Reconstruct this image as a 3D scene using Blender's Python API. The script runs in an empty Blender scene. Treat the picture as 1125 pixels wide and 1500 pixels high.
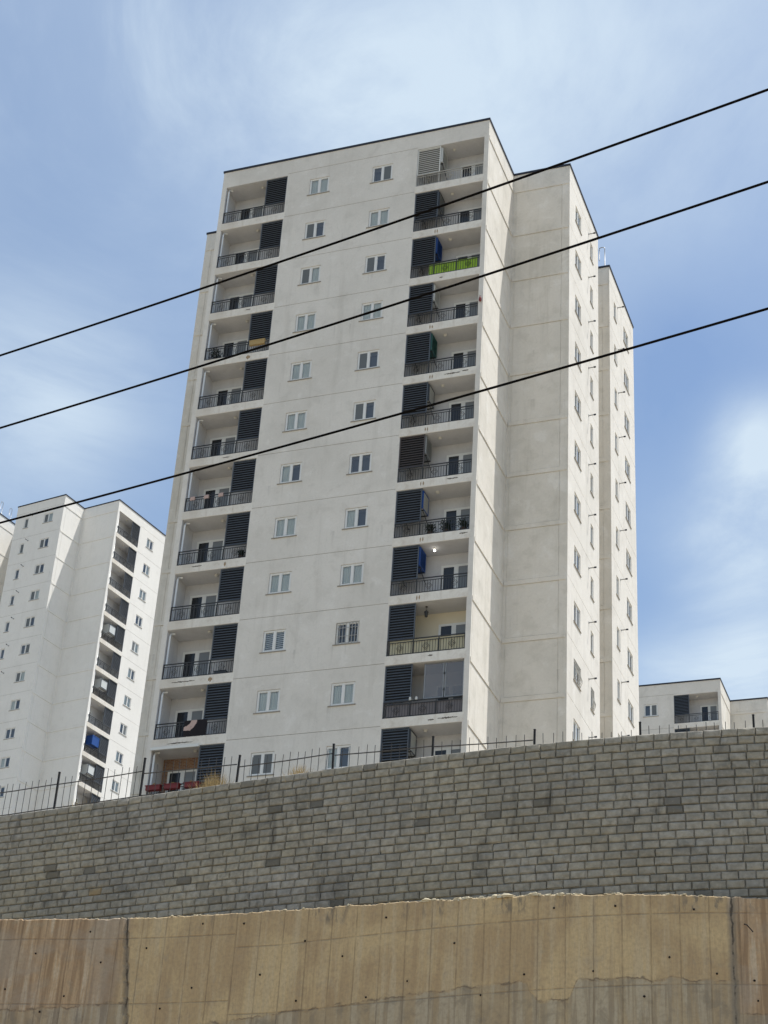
import bpy, math, random
from mathutils import Vector, Matrix, noise as mnoise

scn = bpy.context.scene
R = math.radians
rnd = random.Random(7)
ZO = 68.5            # height of the main roof above the lower road
C = bpy.data.collections.new("place")
scn.collection.children.link(C)

# ------------------------------------------------------------------ camera
CAM = Vector((22.4414, -68.1848, -66.9228 + ZO))
YAW, PITCH, ROLL, FPX = 0.377411, 0.529612, 0.067039, 2596.4
fw = Vector((-math.sin(YAW) * math.cos(PITCH), math.cos(YAW) * math.cos(PITCH), math.sin(PITCH)))
r0 = Vector((math.cos(YAW), math.sin(YAW), 0)); u0 = r0.cross(fw)
rr = math.cos(ROLL) * r0 + math.sin(ROLL) * u0
uu = -math.sin(ROLL) * r0 + math.cos(ROLL) * u0
cd = bpy.data.cameras.new("camera"); cam = bpy.data.objects.new("camera", cd); C.objects.link(cam)
cd.sensor_fit = 'VERTICAL'; cd.sensor_height = 36; cd.lens = 36 * FPX / 1500
cd.clip_start = 0.1; cd.clip_end = 5000
M = Matrix((rr, uu, -fw)).transposed().to_4x4(); M.translation = CAM
cam.matrix_world = M
scn.camera = cam

# ------------------------------------------------------------------ light
SUN = Vector((1.0, 0.576, 3.2)).normalized()
EL = math.asin(SUN.z); AZ = math.atan2(SUN.x, SUN.y)
sl = bpy.data.lights.new("sun", 'SUN'); sl.energy = 3.9; sl.angle = R(0.53); sl.color = (1, .972, .925)
so = bpy.data.objects.new("sun", sl); C.objects.link(so)
so.rotation_euler = SUN.to_track_quat('Z', 'Y').to_euler(); so.location = (0, 0, 200)
w = bpy.data.worlds.new("World"); scn.world = w; w.use_nodes = True
nt = w.node_tree; nt.nodes.clear()
def WN(t, **k):
    n = nt.nodes.new(t)
    for a, b in k.items(): setattr(n, a, b)
    return n
def WL(a, b): nt.links.new(a, b)
def wmath(op, a, b=None, c=None):
    n = WN('ShaderNodeMath', operation=op)
    for i, v in enumerate((a, b, c)):
        if v is None: continue
        if isinstance(v, (int, float)): n.inputs[i].default_value = v
        else: WL(v, n.inputs[i])
    return n.outputs[0]
sky = WN('ShaderNodeTexSky', sky_type='NISHITA'); sky.sun_disc = False
sky.sun_elevation = EL; sky.sun_rotation = AZ; sky.altitude = 0; sky.air_density = 1.3; sky.dust_density = 1.0; sky.ozone_density = 3.0
tc = WN('ShaderNodeTexCoord'); sep = WN('ShaderNodeSeparateXYZ'); WL(tc.outputs['Generated'], sep.inputs[0])
zz = wmath('ADD', wmath('MAXIMUM', sep.outputs[2], 0.0), 0.16)
cx = wmath('DIVIDE', sep.outputs[0], zz); cy = wmath('DIVIDE', sep.outputs[1], zz)
cmb = WN('ShaderNodeCombineXYZ'); WL(cx, cmb.inputs[0]); WL(cy, cmb.inputs[1])
mp = WN('ShaderNodeMapping'); mp.inputs['Rotation'].default_value = (0, 0, 0.5); mp.inputs['Scale'].default_value = (1.0, 0.95, 1); mp.inputs['Location'].default_value = (3.1, 7.4, 0)
WL(cmb.outputs[0], mp.inputs[0])
n1 = WN('ShaderNodeTexNoise'); n1.inputs['Scale'].default_value = 1.15; n1.inputs['Detail'].default_value = 7; n1.inputs['Roughness'].default_value = .52; n1.inputs['Distortion'].default_value = .35
WL(mp.outputs[0], n1.inputs['Vector'])
n2 = WN('ShaderNodeTexNoise'); n2.inputs['Scale'].default_value = 4.2; n2.inputs['Detail'].default_value = 12; n2.inputs['Roughness'].default_value = .62; n2.inputs['Distortion'].default_value = .45
WL(mp.outputs[0], n2.inputs['Vector'])
cl = wmath('ADD', wmath('MULTIPLY', n1.outputs['Fac'], .8), wmath('MULTIPLY', n2.outputs['Fac'], .2))
rmp = WN('ShaderNodeMapRange', interpolation_type='SMOOTHSTEP'); WL(cl, rmp.inputs[0])
rmp.inputs[1].default_value = .40; rmp.inputs[2].default_value = .68; rmp.inputs[3].default_value = 0.10; rmp.inputs[4].default_value = 0.42
rag = WN('ShaderNodeMapRange', interpolation_type='SMOOTHSTEP'); WL(n2.outputs['Fac'], rag.inputs[0])
rag.inputs[1].default_value = .34; rag.inputs[2].default_value = .66; rag.inputs[3].default_value = 0.45; rag.inputs[4].default_value = 1.3
# banks of thin cloud, each round a direction (azimuth west of north, elevation, width: degrees)
BANKS = ((10.62, 35.08, 3.54, -0.42), (11.48, 27.71, 2.5, -0.4), (35.93, 37.05, 2.71, -0.12), (35.23, 44.22, 5.42, 0.5), (26.4, 44.94, 5.42, 0.65), (18.23, 44.74, 4.58, 0.4), (11.34, 45.88, 5.21, 0.4), (22.84, 42.9, 3.75, 0.3), (10.16, 39.57, 4.58, 0.12), (35.79, 34.24, 2.71, 0.37), (33.25, 33.34, 2.29, 0.24), (35.32, 31.02, 2.71, 0.41), (32.91, 31.63, 1.88, 0.2), (7.78, 32.79, 1.5, 1.15), (7.77, 31.06, 1.46, 0.5), (9.36, 28.96, 2.08, 0.8), (7.95, 28.26, 1.67, 0.4), (8.59, 25.27, 2.0, 1.2), (11.66, 25.32, 1.46, 0.6))
tot = None
for az, el, wd, am in BANKS:
    d = (-math.sin(R(az)) * math.cos(R(el)), math.cos(R(az)) * math.cos(R(el)), math.sin(R(el)))
    dt = WN('ShaderNodeVectorMath', operation='DOT_PRODUCT'); WL(tc.outputs['Generated'], dt.inputs[0]); dt.inputs[1].default_value = d
    g = wmath('MULTIPLY', wmath('EXPONENT', wmath('MULTIPLY', wmath('SUBTRACT', dt.outputs['Value'], 1.0), 2.0 / R(wd) ** 2)), am)
    tot = g if tot is None else wmath('ADD', tot, g)
fac = wmath('MINIMUM', wmath('MAXIMUM', wmath('ADD', rmp.outputs[0], wmath('MULTIPLY', tot, wmath('MULTIPLY', rag.outputs[0], .62))), 0.0), 0.97)
mx = WN('ShaderNodeMix', data_type='RGBA'); WL(fac, mx.inputs[0]); WL(sky.outputs[0], mx.inputs[6]); mx.inputs[7].default_value = (4.7, 5.6, 6.5, 1)
bg = WN('ShaderNodeBackground'); bg.inputs[1].default_value = 0.1; WL(mx.outputs[2], bg.inputs[0])
wo = WN('ShaderNodeOutputWorld'); WL(bg.outputs[0], wo.inputs[0])
scn.view_settings.view_transform = 'Standard'; scn.view_settings.look = 'None'; scn.view_settings.gamma = 1
scn.view_settings.exposure = 0.5
scn.render.engine = 'CYCLES'; scn.cycles.max_bounces = 6; scn.cycles.transparent_max_bounces = 12

# ------------------------------------------------------------------ mesh helpers
class MB:
    def __init__(s): s.v = []; s.f = []; s.m = []; s.col = None; s.uv = None
    def face(s, pts, m=0):
        i = len(s.v); s.v += [tuple(p) for p in pts]; s.f.append(tuple(range(i, i + len(pts)))); s.m.append(m)
    def box(s, a, b, m=0):
        (x0, y0, z0), (x1, y1, z1) = a, b
        i = len(s.v)
        s.v += [(x0, y0, z0), (x1, y0, z0), (x1, y1, z0), (x0, y1, z0), (x0, y0, z1), (x1, y0, z1), (x1, y1, z1), (x0, y1, z1)]
        for q in ((0, 3, 2, 1), (4, 5, 6, 7), (0, 1, 5, 4), (1, 2, 6, 5), (2, 3, 7, 6), (3, 0, 4, 7)):
            s.f.append(tuple(i + k for k in q)); s.m.append(m)
    def obox(s, c, ax, ay, az, m=0):           # oriented box: centre and three half vectors
        c, ax, ay, az = map(Vector, (c, ax, ay, az)); i = len(s.v)
        for sx, sy, sz in ((-1, -1, -1), (1, -1, -1), (1, 1, -1), (-1, 1, -1), (-1, -1, 1), (1, -1, 1), (1, 1, 1), (-1, 1, 1)):
            s.v.append(tuple(c + ax * sx + ay * sy + az * sz))
        for q in ((0, 3, 2, 1), (4, 5, 6, 7), (0, 1, 5, 4), (1, 2, 6, 5), (2, 3, 7, 6), (3, 0, 4, 7)):
            s.f.append(tuple(i + k for k in q)); s.m.append(m)
    def tube(s, path, r, n=8, m=0, closed=False):
        path = [Vector(p) for p in path]; rings = []
        L = len(path)
        for k, p in enumerate(path):
            a = path[(k - 1) % L] if closed else path[max(k - 1, 0)]
            b = path[(k + 1) % L] if closed else path[min(k + 1, L - 1)]
            t = (b - a).normalized(); h = Vector((0, 0, 1)) if abs(t.z) < .95 else Vector((1, 0, 0))
            e1 = t.cross(h).normalized(); e2 = e1.cross(t); ri = r[k] if isinstance(r, (list, tuple)) else r
            i = len(s.v); rings.append(i)
            for j in range(n):
                an = 2 * math.pi * j / n; s.v.append(tuple(p + e1 * (ri * math.cos(an)) + e2 * (ri * math.sin(an))))
        for k in range(L if closed else L - 1):
            a, b = rings[k], rings[(k + 1) % L]
            for j in range(n):
                s.f.append((a + j, a + (j + 1) % n, b + (j + 1) % n, b + j)); s.m.append(m)
        if not closed:
            s.f.append(tuple(rings[0] + j for j in range(n))); s.m.append(m)
            s.f.append(tuple(rings[-1] + j for j in reversed(range(n)))); s.m.append(m)
    def lathe(s, c, prof, n=16, m=0):          # profile of (radius, z) about a vertical axis
        c = Vector(c); rings = []
        for r, z in prof:
            i = len(s.v); rings.append(i)
            for j in range(n):
                an = 2 * math.pi * j / n; s.v.append((c.x + r * math.cos(an), c.y + r * math.sin(an), c.z + z))
        for a, b in zip(rings, rings[1:]):
            for j in range(n):
                s.f.append((a + j, a + (j + 1) % n, b + (j + 1) % n, b + j)); s.m.append(m)
        s.f.append(tuple(rings[0] + j for j in range(n))); s.m.append(m)
        s.f.append(tuple(rings[-1] + j for j in range(n))); s.m.append(m)
    def relief(s, O, ex, n, xs, zs, dep, mat=lambda x, z: 0, side=lambda m: 0):
        # a wall plane on a grid of x and z breaks; dep(x, z) gives how deep each cell is set back
        O, ex, n = Vector(O), Vector(ex), Vector(n)
        P = lambda x, z, d: O + ex * x + Vector((0, 0, z)) - n * d
        xs = sorted(set(round(x, 5) for x in xs)); zs = sorted(set(round(z, 5) for z in zs))
        D = [[dep((a + b) / 2, (c + d) / 2) for c, d in zip(zs, zs[1:])] for a, b in zip(xs, xs[1:])]
        for i, (a, b) in enumerate(zip(xs, xs[1:])):
            for j, (c, d) in enumerate(zip(zs, zs[1:])):
                e = D[i][j]; m = mat((a + b) / 2, (c + d) / 2)
                s.face((P(a, c, e), P(b, c, e), P(b, d, e), P(a, d, e)), m)
                if i + 1 < len(D) and abs(D[i + 1][j] - e) > 1e-6:
                    g = D[i + 1][j]; s.face((P(b, c, e), P(b, c, g), P(b, d, g), P(b, d, e)), side(max(e, g)))
                if j + 1 < len(D[i]) and abs(D[i][j + 1] - e) > 1e-6:
                    g = D[i][j + 1]; s.face((P(a, d, e), P(b, d, e), P(b, d, g), P(a, d, g)), side(max(e, g)))
    def mesh(s, name, mats, smooth=False):
        me = bpy.data.meshes.new(name); me.from_pydata(s.v, [], s.f)
        for m in (mats if isinstance(mats, (list, tuple)) else [mats]): me.materials.append(m)
        me.polygons.foreach_set('material_index', s.m)
        if smooth: me.polygons.foreach_set('use_smooth', [True] * len(s.f))
        if s.col:
            ca = me.color_attributes.new('tint', 'FLOAT_COLOR', 'POINT')
            ca.data.foreach_set('color', [c for q in s.col for c in q])
        if s.uv:
            ul = me.uv_layers.new(name='along'); fl = []
            for f in s.f:
                for i in f: fl += s.uv[i]
            ul.data.foreach_set('uv', fl)
        me.update(); return me
    def obj(s, name, mats, parent=None, loc=(0, 0, 0), smooth=False):
        o = bpy.data.objects.new(name, s.mesh(name, mats, smooth)); C.objects.link(o); o.location = loc
        if parent: o.parent = parent
        return o
def thing(name, label, cat, loc=(0, 0, 0), rot=0, group=None):
    o = bpy.data.objects.new(name, None); C.objects.link(o); o.location = loc; o.rotation_euler = (0, 0, rot)
    o.empty_display_size = .3
    return tag(o, label, cat, group)
def tag(o, label=None, cat=None, group=None, kind=None):
    if label: o['label'] = label
    if cat: o['category'] = cat
    if group: o['group'] = group
    if kind: o['kind'] = kind
    return o
def cp(src, parent, loc=None, rot=None):
    o = src.copy(); C.objects.link(o); o.parent = parent
    if loc is not None: o.location = loc
    if rot is not None: o.rotation_euler = (0, 0, rot)
    return o
def cp_tree(src, parent, loc, rot=0):
    o = cp(src, parent, loc, rot)
    for ch in list(KIDS.get(src.name, ())): cp(ch, o)
    return o
KIDS = {}

# ------------------------------------------------------------------ materials
def lin(c):
    return tuple((x / 255 / 12.92 if x / 255 <= .04045 else ((x / 255 + .055) / 1.055) ** 2.4) for x in c) + (1,)
class Mat:
    def __init__(s, name, col=(.5, .5, .5, 1), rough=.8, **k):
        s.m = bpy.data.materials.new(name); s.m.use_nodes = True; s.t = s.m.node_tree
        s.b = s.t.nodes['Principled BSDF']; s.out = s.t.nodes['Material Output']
        s.b.inputs['Base Color'].default_value = col if len(col) == 4 else (*col, 1)
        s.b.inputs['Roughness'].default_value = rough
        for a, b in k.items(): s.b.inputs[a.replace('_', ' ')].default_value = b
    def N(s, t, ins=None, **k):
        n = s.t.nodes.new(t)
        for a, b in k.items(): setattr(n, a, b)
        for a, b in (ins or {}).items():
            if isinstance(b, bpy.types.NodeSocket): s.t.links.new(b, n.inputs[a])
            else: n.inputs[a].default_value = b
        return n
    def L(s, a, b): s.t.links.new(a, b)
    def math(s, op, a, b=0.0, c=None):
        d = {0: a, 1: b}
        if c is not None: d[2] = c
        return s.N('ShaderNodeMath', d, operation=op).outputs[0]
    def pos(s, scale=(1, 1, 1), kind='Object'):
        t = s.N('ShaderNodeTexCoord'); return s.N('ShaderNodeMapping', {'Vector': t.outputs[kind], 'Scale': scale}).outputs[0]
    def noise(s, vec, scale, detail=4, rough=.55, dist=0.0):
        return s.N('ShaderNodeTexNoise', {'Vector': vec, 'Scale': scale, 'Detail': detail, 'Roughness': rough, 'Distortion': dist}).outputs['Fac']
    def ramp(s, x, a, b, lo=0.0, hi=1.0):
        return s.N('ShaderNodeMapRange', {0: x, 1: a, 2: b, 3: lo, 4: hi}, interpolation_type='SMOOTHSTEP').outputs[0]
    def mix(s, f, a, b, bt='MIX'):
        n = s.N('ShaderNodeMix', data_type='RGBA', blend_type=bt)
        for i, v in ((0, f), (6, a), (7, b)):
            if isinstance(v, bpy.types.NodeSocket): s.L(v, n.inputs[i])
            else: n.inputs[i].default_value = v
        return n.outputs[2]
    def color(s, x): s.L(x, s.b.inputs['Base Color'])
    def bump(s, h, strength, dist):
        n = s.N('ShaderNodeBump', {'Height': h, 'Strength': strength, 'Distance': dist}); s.L(n.outputs[0], s.b.inputs['Normal'])
def stucco(name, base, dirt, amount=1.0, patch=(.86, .85, .83, 1)):
    m = Mat(name, base, .93); p = m.pos()
    big = m.noise(p, .16, 6, .6, .4)
    mid = m.noise(p, 1.1, 6, .62, .3)
    fine = m.noise(p, 9, 4, .6)
    st = m.noise(m.pos((1.6, 1.6, .12)), 1.0, 5, .6)
    c = m.mix(m.ramp(big, .44, .64, 0, .35 * amount), base, dirt)
    c = m.mix(m.ramp(mid, .51, .68, 0, .36 * amount), c, dirt)
    c = m.mix(m.ramp(mid, .46, .32, 0, .6 * amount), c, patch)
    c = m.mix(m.ramp(st, .53, .70, 0, .38 * amount), c, dirt)
    c = m.mix(m.ramp(fine, .3, .75, 0, .16), c, dirt)
    sz = m.N('ShaderNodeSeparateXYZ', {0: p}).outputs[2]
    dn = m.math('MULTIPLY', m.math('FRACT', m.math('DIVIDE', m.math('SUBTRACT', 42.0 - 2.98 + 310, sz), 3.1)), 3.1)
    dr = m.noise(m.pos((3.4, 3.4, .10)), 1.0, 6, .65, .2); lg = m.noise(m.pos((1.3, 1.3, .33)), 1.0, 3, .5)
    run = m.math('MULTIPLY', m.ramp(dr, .53, .66), m.math('MULTIPLY', m.ramp(lg, .45, .6), m.ramp(dn, 1.1, 0.0)))
    c = m.mix(m.math('MULTIPLY', run, .30 * amount), c, tuple(x * .62 for x in dirt[:3]) + (1,))
    crk = m.noise(m.pos((.9, .9, .55)), 1.0, 7, .62, 1.2)
    c = m.mix(m.ramp(m.math('ABSOLUTE', m.math('SUBTRACT', crk, .5)), .003, .0005, 0, .25), c, tuple(x * .6 for x in dirt[:3]) + (1,))
    m.color(c); m.bump(m.math('ADD', fine, m.math('MULTIPLY', mid, 1.5)), .35, .012)
    return m.m
STUCCO = stucco('white_stucco', (.76, .725, .66, 1), (.54, .51, .45, 1), .85, (.83, .80, .745, 1))
SIDEST = stucco('panelled_stucco', (.74, .70, .625, 1), (.51, .48, .41, 1), 1.0, (.82, .79, .73, 1))
SLABM = stucco('worn_slab_paint', (.84, .805, .73, 1), (.46, .39, .30, 1), .95, (.88, .855, .79, 1))
LIGHTENED = stucco('lightened_stucco', (.84, .815, .76, 1), (.68, .655, .60, 1), .6, (.88, .86, .81, 1))  # left tower's stucco, colour lightened to stand in for missing light and haze
GROOVE = Mat('groove_mortar', (.30, .285, .255), .95).m
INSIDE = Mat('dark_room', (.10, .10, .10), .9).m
BALC = stucco('balcony_plaster', (.62, .62, .625, 1), (.48, .475, .47, 1), .8, (.68, .68, .68, 1))  # recess stucco, darkened and cooled in colour to deepen the balcony shade
CREAM = Mat('cream_paint', (.72, .66, .52), .9).m
def plain(name, rgb, rough=.6, var=.12, scale=6, **k):
    m = Mat(name, lin(rgb), rough, **k); b = lin(rgb)
    f = m.noise(m.pos(), scale, 5, .6)
    m.color(m.mix(f, tuple(x * (1 - var) for x in b[:3]) + (1,), tuple(min(1, x * (1 + var)) for x in b[:3]) + (1,)))
    return m.m
PVC = plain('white_pvc', (226, 226, 222), .35, .05)
TRIM = plain('dark_parapet_metal', (30, 32, 44), .5, .15)
LOUV = plain('navy_louvre_metal', (82, 89, 97), .5, .2, 3)
LOUVG = plain('grey_louvre_gap_shade', (120, 120, 118), .9, .1)
LOUVD = plain('louvre_gap_shade', (28, 31, 36), .9, .2)  # shade between the slats put into the colour
LOUVW = plain('white_louvre_metal', (222, 222, 216), .5, .06)
LOUVB = plain('brown_grey_louvre_metal', (84, 77, 75), .55, .2, 3)
RAILM = plain('dark_rail_iron', (52, 52, 52), .5, .2)
RAILW = plain('pale_rail_iron', (176, 173, 164), .6, .12)
SILL = plain('grey_sill_stone', (150, 144, 134), .9, .15)
GAPLINE = plain('frame_gap_shade', (92, 90, 86), .9, .1)  # shadow of the frame gap put into the colour
SHEER = plain('sheer_curtain', (228, 230, 224), .9, .1, 3)
BLIND = plain('pale_blind', (240, 240, 236), .8, .04)
SCREEN = plain('fly_screen', (104, 109, 111), .9, .08, 40)
GALV = plain('galvanised_metal', (150, 150, 148), .45, .12, 4, Metallic=.5)
DOORG = Mat('dark_door_glass', (.018, .020, .023), .12).m
DOORL = Mat('curtained_door_glass', (.20, .21, .21), .25).m
def glass():
    m = Mat('window_glass'); m.t.nodes.remove(m.b)
    fr = m.N('ShaderNodeFresnel', {'IOR': 1.5}).outputs[0]
    tr = m.N('ShaderNodeBsdfTransparent', {'Color': (.90, .93, .92, 1)}); gl = m.N('ShaderNodeBsdfGlossy', {'Color': (1, 1, 1, 1), 'Roughness': .03})
    f = m.math('ADD', m.math('MULTIPLY', fr, .9), .09)
    ms = m.N('ShaderNodeMixShader', {0: f, 1: tr.outputs[0], 2: gl.outputs[0]}); m.L(ms.outputs[0], m.out.inputs[0])
    return m.m
GLASS = glass()
def brick():
    m = Mat('balcony_brick', (.3, .15, .09), .9)
    t = m.N('ShaderNodeTexCoord').outputs['Object']; s = m.N('ShaderNodeSeparateXYZ', {0: t})
    v = m.N('ShaderNodeCombineXYZ', {0: s.outputs[0], 1: s.outputs[2]}).outputs[0]
    b = m.N('ShaderNodeTexBrick', {'Vector': v, 'Color1': (.30, .15, .075, 1), 'Color2': (.20, .085, .045, 1), 'Mortar': (.30, .26, .21, 1), 'Scale': 1.0, 'Mortar Size': .012, 'Brick Width': .22, 'Row Height': .075})
    m.color(b.outputs[0]); return m.m
BRICK = brick()

# ------------------------------------------------------------------ the tower: one plan, three buildings
H = 3.1; ROOF = 42.0
W, D1, W2, D2, D3, D4 = -15.69, 4.71, 3.231, 11.214, 14.015, 20.349
LBL, LBR, RBL, RBR = -15.42, -11.684, -4.019, -0.251
W1L, W1R, W2L, W2R = -10.29, -9.137, -6.599, -5.43
AY0, AY1, BY0, BY1, CY0, CY1, EY0, EY1 = 6.02, 7.25, 9.368, 9.93, 15.15, 15.71, 17.66, 18.9
LT, WT, WB, OB, NT, NB = -1.204, -1.821, -2.95, -3.84, -1.79, -2.99
BD = 1.3                      # balcony depth
NF = 12
zf = lambda z, k: ROOF + z - H * k

# window prototypes: frame with children pane, sill, curtain or screen; local x to the right, -y outwards, z up
def curtain_mesh(x0, x1, h, kind):
    b = MB()
    if kind == 'C':
        n = 22; ph = rnd.random() * 6
        for k in range(n):
            xa, xb = x0 + (x1 - x0) * k / n, x0 + (x1 - x0) * (k + 1) / n
            ya, yb = ((.115) + .016 * math.sin(ph + q * 9.5 * (x1 - x0) / .5 * math.pi * 2 / 6) for q in (k / n * 6, (k + 1) / n * 6))
            b.face(((xa, ya, .03), (xb, yb, .03), (xb, yb, h - .02), (xa, ya, h - .02)), 0)
    elif kind == 'B':
        z = .06
        while z < h - .06:
            b.obox(((x0 + x1) / 2, .11, z), ((x1 - x0) / 2, 0, 0), (0, .012, .03), (0, -.001, .0008), 1); z += .105
    return b
WIN = {}
def window_proto(wd, ht, pat, grille=False):
    key = (round(wd, 2), round(ht, 2), pat, grille)
    if key in WIN: return WIN[key]
    f = MB(); t = .055
    # outer frame, mullion and sash frames (butted end to end, each set a little off the next)
    y0, y1 = .015, .085
    f.box((.012, y0, .012), (wd - .012, y1, .012 + t)); f.box((.012, y0, ht - .012 - t), (wd - .012, y1, ht - .012))
    f.box((.012, y0, .012 + t), (.012 + t, y1, ht - .012 - t)); f.box((wd - .012 - t, y0, .012 + t), (wd - .012, y1, ht - .012 - t))
    spans = []
    if len(pat) == 2:
        c = wd / 2; f.box((c - .045, y0 - .006, .012 + t), (c + .045, y1 - .004, ht - .012 - t))
        spans = [(.012 + t, c - .045), (c + .045, wd - .012 - t)]
    else: spans = [(.012 + t, wd - .012 - t)]
    s = .035; za, zb = .012 + t, ht - .012 - t
    for a, b in spans:
        f.box((a, y0 + .012, za), (a + s, y1 - .01, zb)); f.box((b - s, y0 + .012, za), (b, y1 - .01, zb))
        f.box((a + s, y0 + .012, za), (b - s, y1 - .01, za + s)); f.box((a + s, y0 + .012, zb - s), (b - s, y1 - .01, zb))
    # strips coloured dark as the shadow line in the gap round the frame
    for q in (((0, .03, 0), (wd, .06, .012)), ((0, .03, ht - .012), (wd, .06, ht)), ((0, .03, .012), (.012, .06, ht - .012)), ((wd - .012, .03, .012), (wd, .06, ht - .012))):
        f.box(*q, 1)
    fo = f.obj('window', [PVC, GAPLINE]); kids = []
    p = MB()
    for a, b in spans:
        tl, tm = rnd.uniform(-.006, .006), rnd.uniform(-.006, .006)
        p.face(((a + s, .055 - tl, za + s), (b - s, .055 - tl + tm, za + s), (b - s, .055 + tl + tm, zb - s), (a + s, .055 + tl, zb - s)))
    kids.append(p.obj('pane', GLASS, fo))
    sb = MB(); sb.box((-.1, -.06, -.045), (wd + .09, .0, -.003)); sb.box((.0, .0, -.02), (wd, .09, -.003))
    kids.append(sb.obj('sill', SILL, fo))
    cur = MB()
    for (a, b), k in zip(spans, pat):
        c = curtain_mesh(a + .01, b - .01, ht, k)
        o = len(cur.v); cur.v += c.v; cur.f += [tuple(i + o for i in q) for q in c.f]; cur.m += c.m
    if cur.f: kids.append(cur.obj('curtain', [SHEER, BLIND], fo))
    scr = MB()
    for (a, b), k in zip(spans, pat):
        if k == 'S': scr.box((a + s - .01, .032, za + s - .01), (b - s + .01, .036, zb - s + .01))
    if scr.f: kids.append(scr.obj('fly_screen', SCREEN, fo))
    if grille:
        g = MB(); n = 7 if len(pat) == 2 else 4
        for k in range(n + 1):
            x = .04 + (wd - .08) * k / n
            pts = [(x, -.01, .05), (x, -.05, .12), (x, -.13, .32), (x, -.13, .45), (x, -.06, .7), (x, -.05, ht - .08), (x, -.01, ht - .03)] if grille == 'bulge' else [(x, -.02, .03), (x, -.02, ht - .03)]
            g.tube(pts, .013, 6)
        for z in ((.12, .45, ht - .08) if grille == 'bulge' else (.05, .4, ht - .3, ht - .05)):
            yy = {.12: -.062, .45: -.142}.get(z, -.062) if grille == 'bulge' else -.034
            g.box((.02, yy - .006, z - .008), (wd - .02, yy + .006, z + .008))
        kids.append(g.obj('grille', RAILW, fo))
    KIDS[fo.name] = kids; WIN[key] = [fo, False]
    return WIN[key]
def put_window(par, loc, rot, wd, ht, pat, grille=False):
    pr = window_proto(wd, ht, pat, grille)
    if not pr[1]:
        pr[1] = True; o = pr[0]; o.parent = par; o.location = loc; o.rotation_euler = (0, 0, rot); return o
    return cp_tree(pr[0], par, loc, rot)

# balcony parts
def louver_mesh(x0, x1, z0, z1):
    b = MB(); f = .045
    b.box((x0, .03, z0), (x0 + f, .09, z1)); b.box((x1 - f, .03, z0), (x1, .09, z1))
    b.box((x0 + f, .034, z1 - f), (x1 - f, .088, z1)); b.box((x0 + f, .034, z0), (x1 - f, .088, z0 + f))
    z = z0 + f + .05
    b.box((x0 + f, .092, z0 + f), (x1 - f, .096, z1 - f), 1)  # plate added behind the slats, coloured as the shade in their gaps
    while z < z1 - f - .03:
        b.obox(((x0 + x1) / 2, .06, z), ((x1 - x0) / 2 - f - .001, 0, 0), (0, -.026, -.038), (0, .004, -.0027)); z += .136
    return b
def railing_mesh(x0, x1):
    b = MB(); h = .82; n = int((x1 - x0) / .125)
    for z, r in ((h - .018, .022), (h - .15, .014), (.07, .014)):
        b.box((x0, .05 - r, z - r), (x1, .05 + r, z + r))
    L = x1 - x0
    for k in range(4):
        x = x0 + .02 + (L - .04) * k / 3; b.box((x - .018, .031, 0), (x + .018, .069, h - .041))
    dia = [x0 + L * (k + .5) / 3 for k in range(3)]
    for k in range(1, n):
        x = x0 + L * k / n
        b.box((x - .009, .041, .085), (x + .009, .059, h - .165))
    for c in dia:
        q = .17; zc = .37
        for s in (1, .55):
            pts = [(c + q * s, .028, zc), (c, .028, zc + q * s * 1.15), (c - q * s, .028, zc), (c, .028, zc - q * s * 1.15)]
            b.tube(pts, .012, 4, 0, True)
    return b
def door_mesh(x0, x1, z0, z1, y):
    b = MB(); t = .06
    b.box((x0, y - .05, z0), (x0 + t, y - .002, z1)); b.box((x1 - t, y - .05, z0), (x1, y - .002, z1)); b.box((x0 + t, y - .05, z1 - t), (x1 - t, y - .002, z1))
    c = (x0 + x1) / 2; b.box((c - .06, y - .055, z0), (c + .06, y - .002, z1 - t))
    for a, d in ((x0 + t, c - .06), (c + .06, x1 - t)):
        b.box((a, y - .045, z0), (d, y - .002, z0 + .1)); b.box((a, y - .045, z0 + .1), (a + .05, y - .002, z1 - t)); b.box((d - .05, y - .045, z0 + .1), (d, y - .002, z1 - t))
        b.box((a + .05, y - .045, z1 - t - .05), (d - .05, y - .002, z1 - t))
    p = MB()
    p.box((x0 + t + .05, y - .03, z0 + .1), (c - .11, y - .02, z1 - t - .05), 0); p.box((c + .11, y - .03, z0 + .1), (x1 - t - .05, y - .02, z1 - t - .05), 1)
    return b, p
def lamp_mesh():
    b = MB(); b.lathe((0, 0, 0), ((.10, -.001), (.105, -.03), (.085, -.035), (.085, -.07), (.05, -.10), (.0, -.105)), 14); return b
def bulb_mesh():
    b = MB(); b.lathe((0, 0, 0), ((.07, -.001), (.07, -.03), (.03, -.04), (.028, -.08)), 12); b.lathe((0, 0, -.13), ((.02, -.05), (.045, -.03), (.055, 0), (.03, .05)), 10, 1); return b
LAMPM = plain('lamp_shade_plastic', (205, 203, 195), .5, .05)
def emit(name, rgb, s):
    m = Mat(name, (*rgb, 1), .4); m.b.inputs['Emission Color'].default_value = (*rgb, 1); m.b.inputs['Emission Strength'].default_value = s; return m.m
LIT = emit('lit_bulb', (1, .97, .9), 6.0)
PROTO = {}
def proto(key, build):
    if key not in PROTO: PROTO[key] = [build(), False]
    return PROTO[key]
def put(key, build, par, loc, mat=None):
    pr = proto(key, build)
    if not pr[1]: pr[1] = True; o = pr[0]; o.parent = par; o.location = loc
    else: o = cp_tree(pr[0], par, loc)
    return o
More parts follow.
